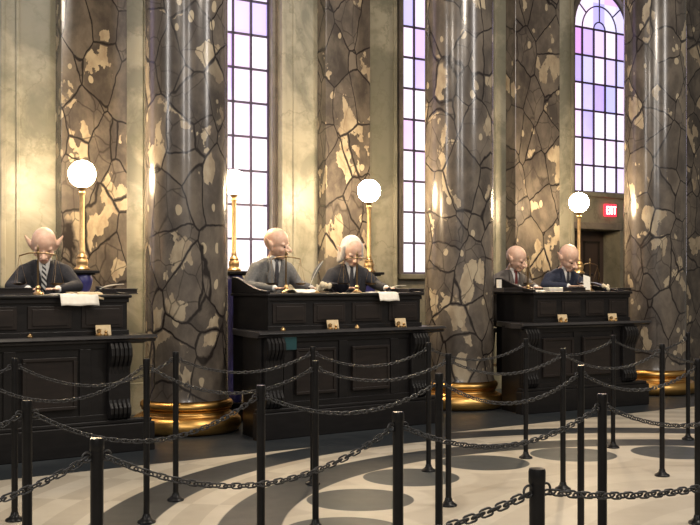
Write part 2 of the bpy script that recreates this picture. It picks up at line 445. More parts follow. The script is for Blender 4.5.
# ------------------------------------------------------------------ teller desks
TZ = 1.36
def desk(right_end, ang, label, H=1.135, TL=.93, TR=.93):
    """local x along the front (0 = middle), y into the wall, front lip at y=0"""
    a = R(ang); u = Vector((cos(a), sin(a), 0)); n = Vector((sin(a), -cos(a), 0))
    org = Vector((right_end[0], right_end[1], 0)) - u*H
    e = empty('teller_desk', org, a); tag(e, label, 'desk', 'teller desks between the columns')
    # carcase: closed front, open behind for the clerks' knees
    b = MB().box(-H+.06, H-.22, .07, .13, .28, .97)
    b.prism([(-H+.06, .13), (-H+.13, .52), (-H+.19, .52), (-H+.12, .13)], 0, .97, 'z'); b.prism([(H-.22, .13), (H-.28, .13), (H-.33, .52), (H-.27, .52)], 0, .97, 'z'); b.box(-TL, -TL+.05, .50, .84, .38, .97).box(-TL+.13, -TL+.18, .50, .84, 0, .97).box(TR-.05, TR, .50, .84, .38, .97)
    b.build('carcase', M['black'], e, bevel=.004)
    pl = MB().box(-H+.01, H-.01, .02, .13, 0, .25).box(-H+.03, H-.03, .04, .13, .25, .285)
    pl.build('plinth', M['black'], e, bevel=.008)
    fr = MB().box(-H+.08, H-.24, .055, .07, .90, .965).box(-H+.08, H-.24, .055, .07, .285, .34)
    for xx in ((-.78, -.14, .50) if H > 1.1 else (-.72, -.14, .48)): fr.box(xx-.05, xx+.05, .055, .07, .34, .9)
    fr.build('front_rails', M['black'], e, bevel=.004)
    for xc in ((-.47, .19) if H > 1.1 else (-.44, .17)):
        d = MB().box(xc-.23, xc+.23, .045, .07, .40, .84)
        d.box(xc-.23, xc+.23, .03, .045, .81, .84).box(xc-.23, xc+.23, .03, .045, .40, .43).box(xc-.23, xc-.20, .03, .045, .43, .81).box(xc+.20, xc+.23, .03, .045, .43, .81)
        d.build('front_panel', M['panel'], e, bevel=.005)
    lg = MB().prism([(-.02, .985), (-.0, 1.01), (.22, 1.01), (.22, .95), (.03, .95), (.02, .97)], -H, H, 'x'); lg.prism([(-H, .2), (-TL-.03, .80), (-TL+.1, .80), (-TL+.1, .2)], .95, 1.01, 'z').prism([(H, .2), (TR-.1, .2), (TR-.1, .80), (TR+.03, .80)], .95, 1.01, 'z').build('ledge', M['ledge'], e, bevel=.004)
    # fluted scroll brackets under the ledge
    b_ = MB().prism([(.3, .95), (.3, .93), (.16, .93), (.08, .95)], H-.24, H-.06, 'x'); b_.build('ledge_support', M['black'], e)
    for sx in (-1, 1):
        xc = H-.34 if sx > 0 else -H + (.18 if H > 1.1 else .14)
        k = MB()
        for q in range(5):
            x0 = xc - .10 + q*.04; r_ = 0.0
            prof = []
            for z, y in ((.95, .07), (.95, -.0), (.90, -.035), (.84, -.04), (.79, -.02), (.74, .01), (.62, .03), (.50, .03), (.43, .012), (.39, -.012), (.34, -.012), (.30, .01), (.285, .07)):
                prof.append((y, z))
            k.prism(prof, x0+.003, x0+.037, 'x')
        k.box(xc-.10, xc+.10, .02, .07, .3, .94)
        k.build('scroll_bracket', M['black'], e, bevel=.009)
    # upper tier
    ut = MB().box(-TL, TR, .17, .23, 1.01, 1.33)
    ut.box(-TL-.012, TR+.012, .155, .17, 1.01, 1.05); ut.box(-TL-.012, TR+.012, .155, .17, 1.29, 1.33)
    ut.box(-TL, -TL+.05, .23, .84, 1.01, 1.33); ut.box(TR-.05, TR, .23, .84, 1.01, 1.33)
    ut.build('upper_tier', M['black'], e, bevel=.004)
    pw_ = (TL+TR)/4
    for q in range(4):
        xc = -TL + pw_*(q+.5); h_ = pw_/2-.045
        MB().box(xc-h_, xc+h_, .158, .172, 1.075, 1.265).box(xc-h_+.035, xc+h_-.035, .15, .16, 1.10, 1.24).build('tier_panel', M['panel'], e, bevel=.004)
    MB().box(-TL-.03, TR+.03, .13, .85, 1.33, TZ).build('tabletop', M['black'], e, bevel=.01)
    for sx in (-1, 1):   # end gallery that sweeps up towards the back
        prof = [(.16, TZ), (.16, TZ+.025), (.24, TZ+.03), (.36, TZ+.045), (.48, TZ+.075), (.60, TZ+.115), (.70, TZ+.145), (.77, TZ+.16), (.84, TZ+.16), (.84, TZ)]
        s_ = .45 if sx > 0 else 1
        prof = [(y, TZ + (z-TZ)*s_) for y, z in prof]
        xx = TR if sx > 0 else -TL
        MB().prism(prof, xx-.02, xx+.02, 'x').build('end_gallery', M['black'], e, bevel=.006)
    return e, org, u, n
D1 = desk((-1.69, 9.20), 36, 'black teller desk left of the nearest column, one clerk behind it')
D2 = desk((1.0, 10.98), 36, 'black teller desk in the centre with two clerks, between the near and middle columns')
D3 = desk((3.62, 12.62), 31, 'black teller desk at the right in front of the exit doorway', 1.0, .69, .80)
DK = [D1, D2, D3]
MB().box(-.88, -.70, .035, .055, .83, .95).build('rectangle', M['teal'], D2[0]); bpy.data.objects['rectangle']['label'] = 'small teal plaque'  # thin flat teal box set on the front of the centre desk

def on(dk, px, y, z=TZ):
    """point behind the desk's front lip by y, on the sight line through column px of the photograph"""
    e, o, u, n = DK[dk]; k = (px-350)/F
    b = o - n*y
    s = (k*b.y - b.x)/(u.x - k*u.y)
    q = b + u*s; q.z = z; return q
def ang(dk): return DK[dk][0].rotation_euler.z

# ------------------------------------------------------------------ lamps on pedestals
def pedestal(loc, rz, label):
    e = empty('lamp_pedestal', loc, rz); tag(e, label, 'pedestal', 'pedestals behind the desks')
    MB().box(-.12, .12, -.12, .12, 0, .2).build('pedestal_base', M['black'], e, bevel=.01)
    MB().lathe([(.085, .2), (.085, .3), (.07, .36), (.066, 1.2), (.075, 1.38), (.10, 1.46), (.105, 1.50), (.085, 1.545), (.05, 1.555)], 24).build('pedestal_shaft', M['blue'], e, smooth=True)
    MB().box(-.13, .13, -.13, .13, 1.555, 1.585).box(-.10, .10, -.10, .10, 1.54, 1.556).build('pedestal_top', M['black'], e, bevel=.006)
    return e
def globe_lamp(loc, label):
    e = empty('globe_lamp', loc); tag(e, label, 'lamp', 'brass globe lamps')
    MB().lathe([(.075, 0), (.078, .015), (.06, .03), (.052, .05), (.058, .07), (.058, .10), (.045, .115), (.05, .13), (.04, .15), (.026, .165)], 24).build('lamp_base', M['brass'], e, smooth=True)
    MB().lathe([(.027, .165), (.03, .19), (.025, .2), (.023, .70), (.026, .745), (.034, .75), (.034, .765), (.024, .775), (.035, .80), (.05, .815), (.03, .825)], 20).build('pole', M['brass'], e, smooth=True)
    MB().ell((0, 0, .945), (.132, .132, .132), None, 32, 20).build('globe', M['globe'], e, smooth='all')
    return e
lampdefs = [(0, 82, 'lit brass globe lamp on the pedestal behind the left desk'),
            (1, 234, 'lit brass globe lamp half hidden behind the nearest column'),
            (1, 369, 'lit brass globe lamp behind the centre desk, right of the white-haired clerk'),
            (2, 579, 'lit brass globe lamp behind the right desk, left of the exit sign'),
            ]
for dk, px, lab in lampdefs:
    q = on(dk, px, 1.45, 0)
    pedestal(q, ang(dk), lab.replace('lit brass globe lamp', 'dark blue pedestal under the lamp').replace('lamp on the pedestal', 'lamp').replace('hidden behind', 'standing behind').replace('half standing', 'half hidden'))
    globe_lamp(q + Vector((0, 0, 1.585)), lab)

# ------------------------------------------------------------------ clerks
LV = [(1.02, .02, .16, .13), (1.14, .0, .18, .14), (1.28, -.02, .178, .13), (1.45, -.055, .205, .135), (1.58, -.085, .222, .125), (1.665, -.105, .185, .10), (1.70, -.12, .105, .07), (1.735, -.13, .062, .058)]
def lev(z):
    for a, b in zip(LV, LV[1:]):
        if z <= b[0]:
            f = (z-a[0])/(b[0]-a[0]); return [a[i]+(b[i]-a[i])*f for i in range(4)]
    return list(LV[-1])
def chest(x, z, off):
    _, cy, hw_, hd = lev(z); q = max(0, 1-(x/hw_)**2)
    return (x, cy - (hd*q**.5) - off, z)
def torso(m, grow=0., z0=1.02, z1=1.74):
    rings = []
    N_ = 28; zs = [z0 + (z1-z0)*i/16 for i in range(17)]
    for z in zs:
        _, cy, hw_, hd = lev(z)
        rings.append([m.v(((hw_+grow)*cos(2*pi*k/N_), cy + (hd+grow)*sin(2*pi*k/N_), z)) for k in range(N_)])
    for A, B in zip(rings, rings[1:]):
        for k in range(N_): m.bm.faces.new((A[k], A[(k+1) % N_], B[(k+1) % N_], B[k]))
    m.bm.faces.new(rings[0][::-1]); m.bm.faces.new(rings[-1])
def patch(m, rows, off, cols_=6):
    """cloth patch lying on the chest: rows = (z, x0, x1)"""
    g = []
    for z, x0, x1 in rows:
        g.append([m.v(chest(x0+(x1-x0)*k/cols_, z, off)) for k in range(cols_+1)])
    for A, B in zip(g, g[1:]):
        for k in range(cols_): m.bm.faces.new((A[k], A[k+1], B[k+1], B[k]))
def hand(m, w_, fwd, side, curl=.5):
    """w_ wrist point, fwd direction of the fingers on the table, side = +1 left / -1 right thumb side"""
    fwd = Vector(fwd).normalized(); up = Vector((0, 0, 1)); lat = fwd.cross(up)*side
    w_ = Vector(w_); pc = w_ + fwd*.05
    for q in (-.024, -.008, .008, .024): m.cap(w_ + lat*q*.6, w_ + fwd*.085 + lat*q, .014, .012, 8)
    for q, L in ((-.030, .058), (-.010, .078), (.011, .084), (.031, .070)):
        b = w_ + fwd*.088 + lat*q + up*.003; k = b + fwd*L*.5 + up*.004; t_ = k + fwd*L*.42 - up*(.018*curl)
        m.cap(b, k, .0095, .009, 8); m.cap(k, t_, .009, .0075, 8)
    b = w_ + fwd*.03 + lat*.028; k = b + fwd*.032 + lat*.024; t_ = k + fwd*.03 + lat*.004
    m.cap(b, k, .012, .010, 8); m.cap(k, t_, .010, .008, 8)
def clerk(loc, rz, label, suit, tie, yaw=0., pitch=.35, roll=0, hair='none', arms=None, hs=1.0, dz=0, tilt=0):
    e = empty('person', (loc[0], loc[1], dz), rz); tag(e, label, 'person')
    arms = arms or [((.29, -.16, 1.43), (.13, -.44, 1.405)), ((-.29, -.16, 1.43), (-.13, -.44, 1.405))]
    z_ = -dz
    dy_ = 0
    arms = [((a[0], a[1], a[2]+z_), (b[0], b[1], b[2]+z_)) for a, b in arms]
    HM = Matrix.Translation((0, -.185, 1.765)) @ Euler((pitch, roll, yaw), 'ZYX').to_matrix().to_4x4() @ Matrix.Scale(hs, 4) @ Matrix.Translation((0, -.01, .085))
    b = MB()
    torso(b, -.02, 1.04)
    b.cap((0, -.11, 1.66), (0, -.175, 1.775), .058, .055)
    for sx, (el, wr) in zip((1, -1), arms):
        sh = Vector((sx*.185, -.10, 1.60)); el = Vector(el); wr = Vector(wr)
        b.cap(sh, el, .045, .04); b.cap(el, wr, .038, .027)
        f_ = (wr-el); f_.z *= .15
        hand(b, wr + f_.normalized()*.015, f_, -sx)
    for sx in (-1, 1):
        b.cap((sx*.09, 0, 1.10), (sx*.10, -.38, 1.13), .075, .055); b.cap((sx*.10, -.38, 1.13), (sx*.11, -.30, .75), .05, .035)
        b.cap((sx*.11, -.28, .72), (sx*.12, -.42, .69), .035, .03)
    b.X = HM
    b.ell((0, .012, .035), (.098, .118, .112), None, 28, 18)          # skull
    b.ell((0, -.022, -.035), (.082, .088, .085), None, 24, 14)        # face
    b.ell((0, -.055, -.105), (.042, .045, .035))                      # chin
    b.cap((-.055, -.082, .012), (.055, -.082, .012), .018, .018, 8)   # brow
    b.cap((0, -.100, .0), (0, -.142, -.045), .011, .019, 8)           # nose
    for sx in (-1, 1):
        b.ell((sx*.020, -.122, -.048), (.013, .014, .010), None, 10, 8)
        b.ell((sx*.055, -.070, -.040), (.024, .024, .028), None, 12, 8) # cheek
        # large, slightly pointed ear
        b.cap((sx*.090, .012, -.045), (sx*.104, .020, .0), .014, .022, 8); b.cap((sx*.104, .020, .0), (sx*.150, .048, .062), .026, .007, 8)
    b.cap((-.026, -.108, -.080), (.026, -.108, -.080), .009, .009, 8)
    b.X = Matrix.Identity(4)
    b.build('body', M['skin'], e, remesh=.0062)
    for sx in (-1, 1):
        ey = MB(); ey.X = HM; ey.ell((sx*.035, -.092, -.012), (.014, .012, .010), None, 12, 8); ey.build('eye', M['eye'], e, smooth='all')
    lp = MB(); lp.X = HM; lp.cap((-.026, -.114, -.080), (.026, -.114, -.080), .0055, .0055, 8); lp.build('mouth', M['lip'], e, smooth='all')
    hr = MB(); hr.X = HM
    if hair == 'long':
        hr.ell((0, .038, .045), (.112, .112, .118), None, 28, 18)
        for sx in (-1, 1):
            hr.cap((sx*.085, .01, .06), (sx*.112, .0, -.08), .036, .026); hr.cap((sx*.085, .06, .0), (sx*.10, .06, -.12), .045, .03)
        hr.cap((0, .09, .02), (0, .10, -.10), .07, .05)
    elif hair == 'fringe':
        for k in range(5):
            an = R(10 + 20*k); hr.cap((.088*cos(an), .022+.105*sin(an), .012), (.090*cos(an), .02+.103*sin(an), -.055), .016, .012, 8)
    if hair == 'none': hr.bm.free()
    else: hr.build('hair', M['hair'], e, remesh=.007)
    j = MB(); torso(j, .008, 1.03, 1.712)
    for sx, (el, wr) in zip((1, -1), arms):
        sh = Vector((sx*.175, -.10, 1.595)); el = Vector(el); wr = Vector(wr)
        j.cap(sh, el, .078, .06); j.cap(el, wr.lerp(el, .06), .058, .043)
    j.build('jacket', suit, e, remesh=.010)
    for sx, (el, wr) in zip((1, -1), arms):
        el = Vector(el); wr = Vector(wr); MB().cap(wr.lerp(el, .08), wr.lerp(el, .01), .040, .036).build('shirt_cuff', M['shirt'], e, smooth='all')
    s_ = MB(); patch(s_, [(1.42, -.004, .004), (1.50, -.018, .018), (1.58, -.034, .034), (1.64, -.048, .048), (1.70, -.056, .056)], .016)
    patch(s_, [(1.70, -.066, .066), (1.735, -.055, .055)], .020)
    s_.build('shirt', M['shirt'], e, smooth='all', solid=.008)
    t2 = MB(); patch(t2, [(1.40, -.014, .014), (1.46, -.022, .022), (1.52, -.022, .022), (1.60, -.020, .020), (1.665, -.013, .013), (1.68, -.022, .022), (1.71, -.026, .026)], .027, 4)
    t2.build('tie', tie, e, smooth='all', solid=.008)
    lp2 = MB()
    for sx in (-1, 1):
        patch(lp2, [(1.24, sx*.0, sx*.03), (1.36, sx*.002, sx*.060), (1.48, sx*.013, sx*.095), (1.555, sx*.028, sx*.115), (1.57, sx*.031, sx*.085), (1.65, sx*.050, sx*.090), (1.70, sx*.056, sx*.085)], .022, 4)
    lp2.build('lapels', suit, e, smooth='all', solid=.010)
    tr = MB()
    for sx in (-1, 1):
        tr.cap((sx*.09, 0, 1.09), (sx*.10, -.38, 1.13), .092, .072); tr.cap((sx*.10, -.38, 1.13), (sx*.11, -.30, .79), .068, .055)
    tr.build('trousers', M['suit_dark'], e, remesh=.012)
    for sx in (-1, 1): MB().cap((sx*.11, -.26, .70), (sx*.12, -.44, .675), .045, .036).build('shoe', M['leather'], e, smooth='all')
    # tall stool he sits on
    st = empty('tall_stool', (loc[0], loc[1], 0), rz); q_ = .99 + dz
    MB().lathe([(0, q_-.045), (.16, q_-.045), (.175, q_-.03), (.175, q_-.015), (.15, q_), (0, q_)], 24).build('seat', M['leather'], st, smooth=True)
    for k in range(4):
        an = pi/4 + k*pi/2
        MB().cap((.12*cos(an), .12*sin(an), q_-.055), (.19*cos(an), .19*sin(an), .014), .014, .013).build('leg', M['panel'], st, smooth='all')
    MB().tube([(.158*cos(2*pi*k/20), .158*sin(2*pi*k/20), .45) for k in range(20)], .010, 8, closed=True).build('foot_ring', M['darkbrass'], st, smooth='all')
    tag(st, 'dark tall stool under the ' + label.split(' at the')[0].split(',')[0].split(' with folded')[0], 'stool', 'tall stools behind the desks')
    return e
# rz: local -Y faces the clerk's front; desk frame has the same convention
def seat(dk, px, y=1.16): return on(dk, px, y, 0)
clerk(seat(0, 45), ang(0)-R(22), 'bald clerk in charcoal suit and striped tie, head bowed at the left desk', M['suit_dark'], M['tie_stripe'], yaw=.0, pitch=.55, hs=1.10, dz=-.035)
clerk(seat(1, 268), ang(1)-R(8), 'bald clerk in grey suit looking right, left one of the two at the centre desk', M['suit_grey'], M['tie_dark'], yaw=.75, pitch=.22, hs=1.12, dz=.01, arms=[((.30, -.12, 1.44), (.30, -.42, 1.405)), ((-.29, -.12, 1.43), (-.12, -.44, 1.405))])
clerk(seat(1, 346), ang(1)-R(20), 'white-haired clerk in dark suit writing at the centre desk', M['suit_dark'], M['tie_dark'], yaw=.15, pitch=.5, hair='long', hs=1.06, dz=-.04, arms=[((.31, -.14, 1.44), (.33, -.42, 1.405)), ((-.29, -.16, 1.43), (-.13, -.44, 1.405))])
clerk(seat(2, 504), ang(2)-R(0), 'bald clerk in taupe suit and maroon tie at the right desk', M['suit_brown'], M['tie_red'], yaw=.45, pitch=.38, hs=1.06, dz=-.09)
clerk(seat(2, 558), ang(2)-R(10), 'bald clerk in navy suit with folded hands, beside the lamp at the right desk', M['suit_navy'], M['tie_dark'], yaw=.25, pitch=.55, hs=1.14, dz=-.065, arms=[((.28, -.14, 1.43), (.07, -.44, 1.42)), ((-.28, -.14, 1.43), (-.12, -.42, 1.42))])

# ------------------------------------------------------------------ things on the desks
def scale_(loc, rz, label, h=.42):
    e = empty('balance_scale', loc, rz); tag(e, label, 'scale', 'brass balance scales')
    MB().lathe([(.05, 0), (.05, .012), (.03, .022), (.018, .04), (.024, .06), (.012, .08)], 20).build('scale_base', M['brass'], e, smooth=True)
    MB().lathe([(.009, .07), (.007, h-.05), (.012, h-.04), (.012, h-.02), (.004, h), (0, h+.01)], 12).build('column', M['darkbrass'], e, smooth=True)
    a = .155; z = h-.075
    MB().tube([(-a, 0, z-.012), (-a*.5, 0, z+.012), (0, 0, z+.016), (a*.5, 0, z+.010), (a, 0, z-.006)], .006, 8).ell((0, 0, z+.015), (.016, .012, .016)).build('beam', M['darkbrass'], e, smooth='all')
    for sx in (-1, 1):
        pn = MB().lathe([(0, .078), (.035, .082), (.062, .098), (.065, .1), (.06, .1), (.034, .087), (0, .084)], 20, (sx*a, 0, 0)).build('pan', M['darkbrass'], e, smooth=True)
        st = MB()
        for k in range(3):
            an = 2*pi*k/3+.3; st.tube([(sx*a+.06*cos(an), .06*sin(an), .1), (sx*a, 0, z-.01)], .0015, 5)
        st.build('pan_cords', M['darkbrass'], pn)
scale_(on(0, 38, .45), ang(0)-R(25), 'brass balance scale in front of the clerk in the striped tie')
scale_(on(1, 286, .50), ang(1)-R(10), 'brass balance scale in front of the grey-suited clerk')
scale_(on(1, 357, .45), ang(1)-R(15), 'brass balance scale in front of the white-haired clerk')
scale_(on(2, 528, .50), ang(2)+R(50), 'brass balance scale between the two clerks at the right desk')
scale_(on(2, 590, .62), ang(2)+R(10), 'brass balance scale beside the lamp at the right desk', .40)

def sheet(loc, rz, w_, d_, label, over=0., mat='paper', lift=.0, drop=.07):
    """loose sheet on the desk; over = length hanging in front of the table edge"""
    e = MB(); n = 14; g = []
    for i in range(n+1):
        f = i/n; L = d_*f
        if over and L < over: y = 0 - .012; z = -(over-L)*.92; y = -.012-.3*(over-L)
        else: y = (L-over); z = .004 + lift*sin(pi*f)
        g.append([e.v((-w_/2 + w_*k/6, y + .01*k/6, z + .004*sin(k*1.7+i*.5))) for k in range(7)])
    for A, B in zip(g, g[1:]):
        for k in range(6): e.bm.faces.new((A[k], A[k+1], B[k+1], B[k]))
    o = e.build('paper_sheet', M[mat], smooth='all', solid=.003, loc=loc, rz=rz)
    tag(o, label, 'paper'); return o
# papers hanging over the front edges (front edge of the tabletop lies .13 behind the lip)
EDG = .12
q = on(0, 79, EDG); sheet(q + Vector((0, 0, .002)), ang(0), .34, .34, 'white sheet hanging over the front edge of the left desk', over=.10)
q = on(0, 90, EDG+.02); sheet(q + Vector((0, 0, .014)), ang(0)+R(4), .24, .28, 'pinkish sheet lying on top of the hanging sheet at the left desk', over=.06, mat='parch')
q = on(1, 388, EDG); sheet(q + Vector((0, 0, .002)), ang(1), .26, .30, 'white sheet hanging over the front edge of the centre desk', over=.09)
q = on(1, 309, .24); sheet(q + Vector((0, 0, .002)), ang(1), .27, .24, 'white page lying before the grey-suited clerk', lift=.03)
q = on(2, 543, .20); sheet(q + Vector((0, 0, .002)), ang(2), .20, .22, 'white page lying before the navy-suited clerk', lift=.01)
# upright letter on the right desk
pp = empty('letter', on(2, 587, .45), ang(2)); tag(pp, 'upright white letter leaning before the clerk in the navy suit', 'paper')
a = MB(); a.X = Euler((R(-16), R(14), 0)).to_matrix().to_4x4(); a.box(-.055, .055, -.004, .004, .012, .20); a.build('page', M['paper'], pp, bevel=.001)
MB().box(-.04, .04, -.01, .05, 0, .018).build('stand', M['darkbrass'], pp, bevel=.003)
pw = MB(); pw.box(-.03, .03, -.03, .0, 0, .14)
tag(pw.build('white_card', M['paper'], loc=on(2, 498, .45), rz=ang(2)+.3), 'small upright white card before the clerk in the taupe suit', 'card')

def quill(loc, rz, lean, L, mat, label):
    e = empty('quill_stand', loc, rz); tag(e, label, 'quill')
    MB().lathe([(.035, 0), (.038, .02), (.03, .035), (.016, .045), (.016, .055), (0, .055)], 16).build('inkwell', M['ink'], e, smooth=True)
    f = MB(); n = 12
    def cp(t_): return Vector((sin(lean)*L*t_ + .05*t_*t_*(1 if lean > 0 else -1), 0, .04 + cos(lean)*L*t_ - .05*t_*t_))
    g = []
    for i in range(n+1):
        t_ = .28 + .72*i/n; c = cp(t_); w_ = .030*sin(pi*min(1, (i+.6)/(n+.8)))**.6
        g.append([f.v(c + Vector((-w_, 0, 0))), f.v(c + Vector((0, .006, 0))), f.v(c + Vector((w_, 0, 0)))])
    for A, B in zip(g, g[1:]):
        for k in range(2): f.bm.faces.new((A[k], A[k+1], B[k+1], B[k]))
    f.build('vane', M[mat], e, smooth='all', solid=.003)
    MB().tube([cp(i/8) for i in range(9)], .0025, 6).build('shaft', M['paper'], e, smooth='all')
quill(on(1, 309, .62), ang(1), .35, .36, 'feather', 'tall grey feather quill between the two clerks at the centre desk')
quill(on(1, 389, .50), ang(1), 1.15, .20, 'feather_white', 'cream quill lying low at the right end of the centre desk')
quill(on(0, 98, .50), ang(0), 1.1, .22, 'feather_white', 'cream quill right of the clerk at the left desk')
quill(on(2, 606, .55), ang(2), -1.05, .24, 'feather_blue', 'blue quill at the right end of the right desk')

def ledger(loc, rz, w_, d_, h, label, mat='leather'):
    e = empty('ledger', loc, rz); tag(e, label, 'book')
    MB().box(-w_/2, w_/2, -d_/2, d_/2, 0, .008).box(-w_/2, w_/2, -d_/2, d_/2, h-.008, h).box(-w_/2, -w_/2+.01, -d_/2, d_/2, .006, h-.006).build('cover', M[mat], e, bevel=.003)
    MB().box(-w_/2+.01, w_/2-.008, -d_/2+.008, d_/2-.008, .008, h-.008).build('page_block', M['panel'], e)
ledger(on(0, 121, .50), ang(0), .22, .26, .05, 'black closed ledger at the right end of the left desk')
ledger(on(0, 12, .55), ang(0), .30, .24, .06, 'black closed ledger at the left end of the left desk')
ledger(on(1, 409, .42), ang(1), .22, .26, .04, 'black closed ledger at the right end of the centre desk')
ledger(on(2, 508, .30), ang(2), .28, .2, .045, 'black ledger before the clerk in the taupe suit')
ledger(on(2, 618, .50), ang(2), .26, .22, .04, 'black closed ledger at the right end of the right desk')
ledger(on(2, 575, .30), ang(2)-.2, .20, .18, .05, 'black ledger beneath the upright letter at the right desk')

def bowl(loc, r, h, label):
    e = MB().lathe([(r*.5, 0), (r*.6, .01), (r*.9, h*.5), (r, h), (r*.95, h), (r*.8, h*.5), (r*.4, .02), (0, .015)], 28)
    tag(e.build('black_bowl', M['ink'], smooth=True, loc=loc), label, 'bowl')
bowl(on(1, 340, .38), .10, .09, 'black bowl before the white-haired clerk, left of his scale')
def crumple(loc, r, label, seed):
    rnd = random.Random(seed); m = MB()
    for k in range(5):
        m.ell((rnd.uniform(-r, r), rnd.uniform(-r, r)*.6, r*.5 + rnd.uniform(0, r)*.9), (r*.55, r*.45, r*.32), Euler((rnd.random()*2, rnd.random()*2, rnd.random()*3)), 8, 6)
    tag(m.build('crumpled_parchment', M['feather_white'], loc=loc), label, 'paper')
crumple(on(1, 325, .40), .065, 'crumpled cream parchment between the two clerks at the centre desk', 3)
crumple(on(2, 607, .32), .05, 'crumpled cream parchment beside the blue quill', 5)
def candle(loc, label):
    e = empty('candle', loc); tag(e, label, 'candle')
    MB().lathe([(.03, 0), (.03, .008), (.014, .014), (.014, .02), (0, .02)], 16).build('holder', M['brass'], e, smooth=True)
    MB().lathe([(.010, .02), (.010, .085), (0, .088)], 12).build('wax', M['feather_white'], e, smooth=True)
candle(on(1, 317, .25), 'short candle left of the crumpled parchment')
def glass_box(loc, rz, label):
    e = empty('coin_tray', loc, rz); tag(e, label, 'tray')
    MB().box(-.10, .10, -.06, .06, 0, .012).box(-.10, .10, -.06, -.05, .012, .05).box(-.10, .10, .05, .06, .012, .05).box(-.10, -.09, -.05, .05, .012, .05).box(.09, .10, -.05, .05, .012, .05).build('tray', M['white'], e, bevel=.003)
    k = MB(); rnd = random.Random(4)
    for q in range(26): k.lathe([(.012, 0), (.012, .004)], 10, (rnd.uniform(-.075, .075), rnd.uniform(-.036, .036), .012 + .005*(q//6)))
    o = k.build('coins', M['brass'], e); o['kind'] = 'stuff'
glass_box(on(2, 553, .30), ang(2), 'pale tray of coins under the folded hands at the right desk')
# little brass stands with a cream card on the lower ledges
def card_stand(dk, px, label):
    e = empty('card_stand', on(dk, px, .075, 1.01), ang(dk)); tag(e, label, 'card stand', 'card stands on the ledges')
    MB().lathe([(.028, 0), (.03, .01), (.012, .02), (.018, .035), (.02, .05), (.006, .06)], 14, (-.045, 0, 0)).build('brass_foot', M['brass'], e, smooth=True)
    MB().lathe([(.02, 0), (.022, .01), (.010, .02), (.016, .035), (.006, .045)], 14, (.01, -.02, 0)).build('brass_foot', M['brass'], e, smooth=True)
    a = MB(); a.X = Euler((R(-12), 0, 0)).to_matrix().to_4x4(); a.box(-.06, .075, .018, .026, .006, .095); a.build('card', M['parch'], e)
for dk, px, lab in ((0, 104, 'brass card stand on the ledge of the left desk'), (1, 334, 'brass card stand at mid ledge of the centre desk'), (1, 402, 'brass card stand near the right end of the centre desk ledge'), (2, 564, 'brass card stand at mid ledge of the right desk'), (2, 614, 'brass card stand near the right end of the right desk ledge')):
    card_stand(dk, px, lab)
for dk, px, lab in ((0, 30, 'tiny brass call bell on the left desk ledge'), (1, 283, 'tiny brass call bell at the left of the centre desk ledge'), (1, 357, 'tiny brass call bell between the card stands of the centre desk')):
    m = MB().lathe([(.026, 0), (.028, .006), (.025, .008), (.022, .022), (.012, .032), (.004, .034), (.005, .04), (0, .043)], 16)
    tag(m.build('call_bell', M['brass' if dk else 'darkbrass'], smooth=True, loc=on(dk, px, .06, 1.01)), lab, 'bell', 'call bells on the ledges')

# ------------------------------------------------------------------ queue posts and chains
posts = {
 'p1': (-2.06, 6.45), 'p5': (-1.17, 7.05), 'p7': (-.27, 7.62), 'p11': (.61, 8.15), 'p12': (1.465, 8.75), 'p17': (2.33, 9.3), 'p19': (3.155, 9.8),
 'p0': (-2.14, 5.85), 'p4': (-1.24, 6.40), 'q7': (-.205, 6.25), 'p10': (.645, 6.88), 'p13': (1.505, 7.42), 'p18': (2.36, 7.94), 'p25': (3.2, 8.45),
 'm2': (-2.14, 3.53), 'p2': (-1.27, 4.13), 'p6': (-.402, 4.74), 'p9': (.455, 5.37), 'p14': (1.295, 5.89), 'p20': (2.11, 6.37), 'p26': (2.95, 6.85),
 'm3': (-1.65, 2.5), 'p3': (-.752, 3.12), 'p8': (.172, 3.76), 'p15': (1.05, 4.37), 'p22': (1.95, 4.85),
 'm4': (-.45, 1.98), 'p16': (.465, 2.61), 'p24': (1.42, 3.22), 'm1': (-2.97, 5.9)}
plab = {
 'p16': 'black queue post standing closest, low at right of centre', 'p3': 'black queue post at the lower left with a bright cap', 'p8': 'thick black queue post left of the grouped posts at centre',
 'p15': 'thick black queue post in front of the right desk, nearer than its neighbours', 'p2': 'black queue post at the far left, nearer of the two there', 'p1': 'black queue post at the far left, farther of the two there, base in view',
 'p6': 'black queue post right of the nearest column, its foot cut off', 'p9': 'middle of the three grouped black posts left of the middle column', 'p10': 'rightmost of the three grouped black posts, base in view',
 'p11': 'leftmost and farthest of the three grouped black posts', 'p4': 'black queue post at the left edge of the nearest column', 'p5': 'black queue post in front of the nearest column',
 'p7': 'farther of two overlapping black queue posts before the centre desk, foot in view', 'q7': 'nearer of two overlapping black queue posts before the centre desk',
 'p12': 'black queue post right of the middle column', 'p13': 'black queue post between the right desk and the thick post, its foot in view', 'p14': 'black queue post just left of the thick one before the right desk',
 'p17': 'far black queue post right of the thick one at the right desk', 'p18': 'black queue post in front of the farthest column', 'p19': 'farthest black queue post near the right edge', 'p20': 'black queue post cut by the right edge'}
LINK = R(33.5)
pr = None
def make_post():
    e = empty('queue_post', (0, 0, 0), LINK)
    MB().lathe([(.055, 0), (.057, .006), (.053, .014), (.038, .022), (.026, .034), (.0225, .05), (.0205, .055)], 28).build('post_base', M['post'], e, smooth=True)
    MB().lathe([(.0195, .05), (.0195, .985)], 28).build('pole', M['post'], e, smooth=True)
    MB().lathe([(.0205, .962), (.0215, .968), (.0215, .992), (.0195, .999), (.0, 1.0)], 28).build('post_cap', M['post'], e, smooth=True)
    for sx in (-1, 1):
        MB().tube([(sx*.030 + .0145*cos(2*pi*k/16), 0, .945 + .0145*sin(2*pi*k/16)) for k in range(16)], .0032, 8, closed=True).build('eye_ring', M['chain'], e, smooth='all')
    return e
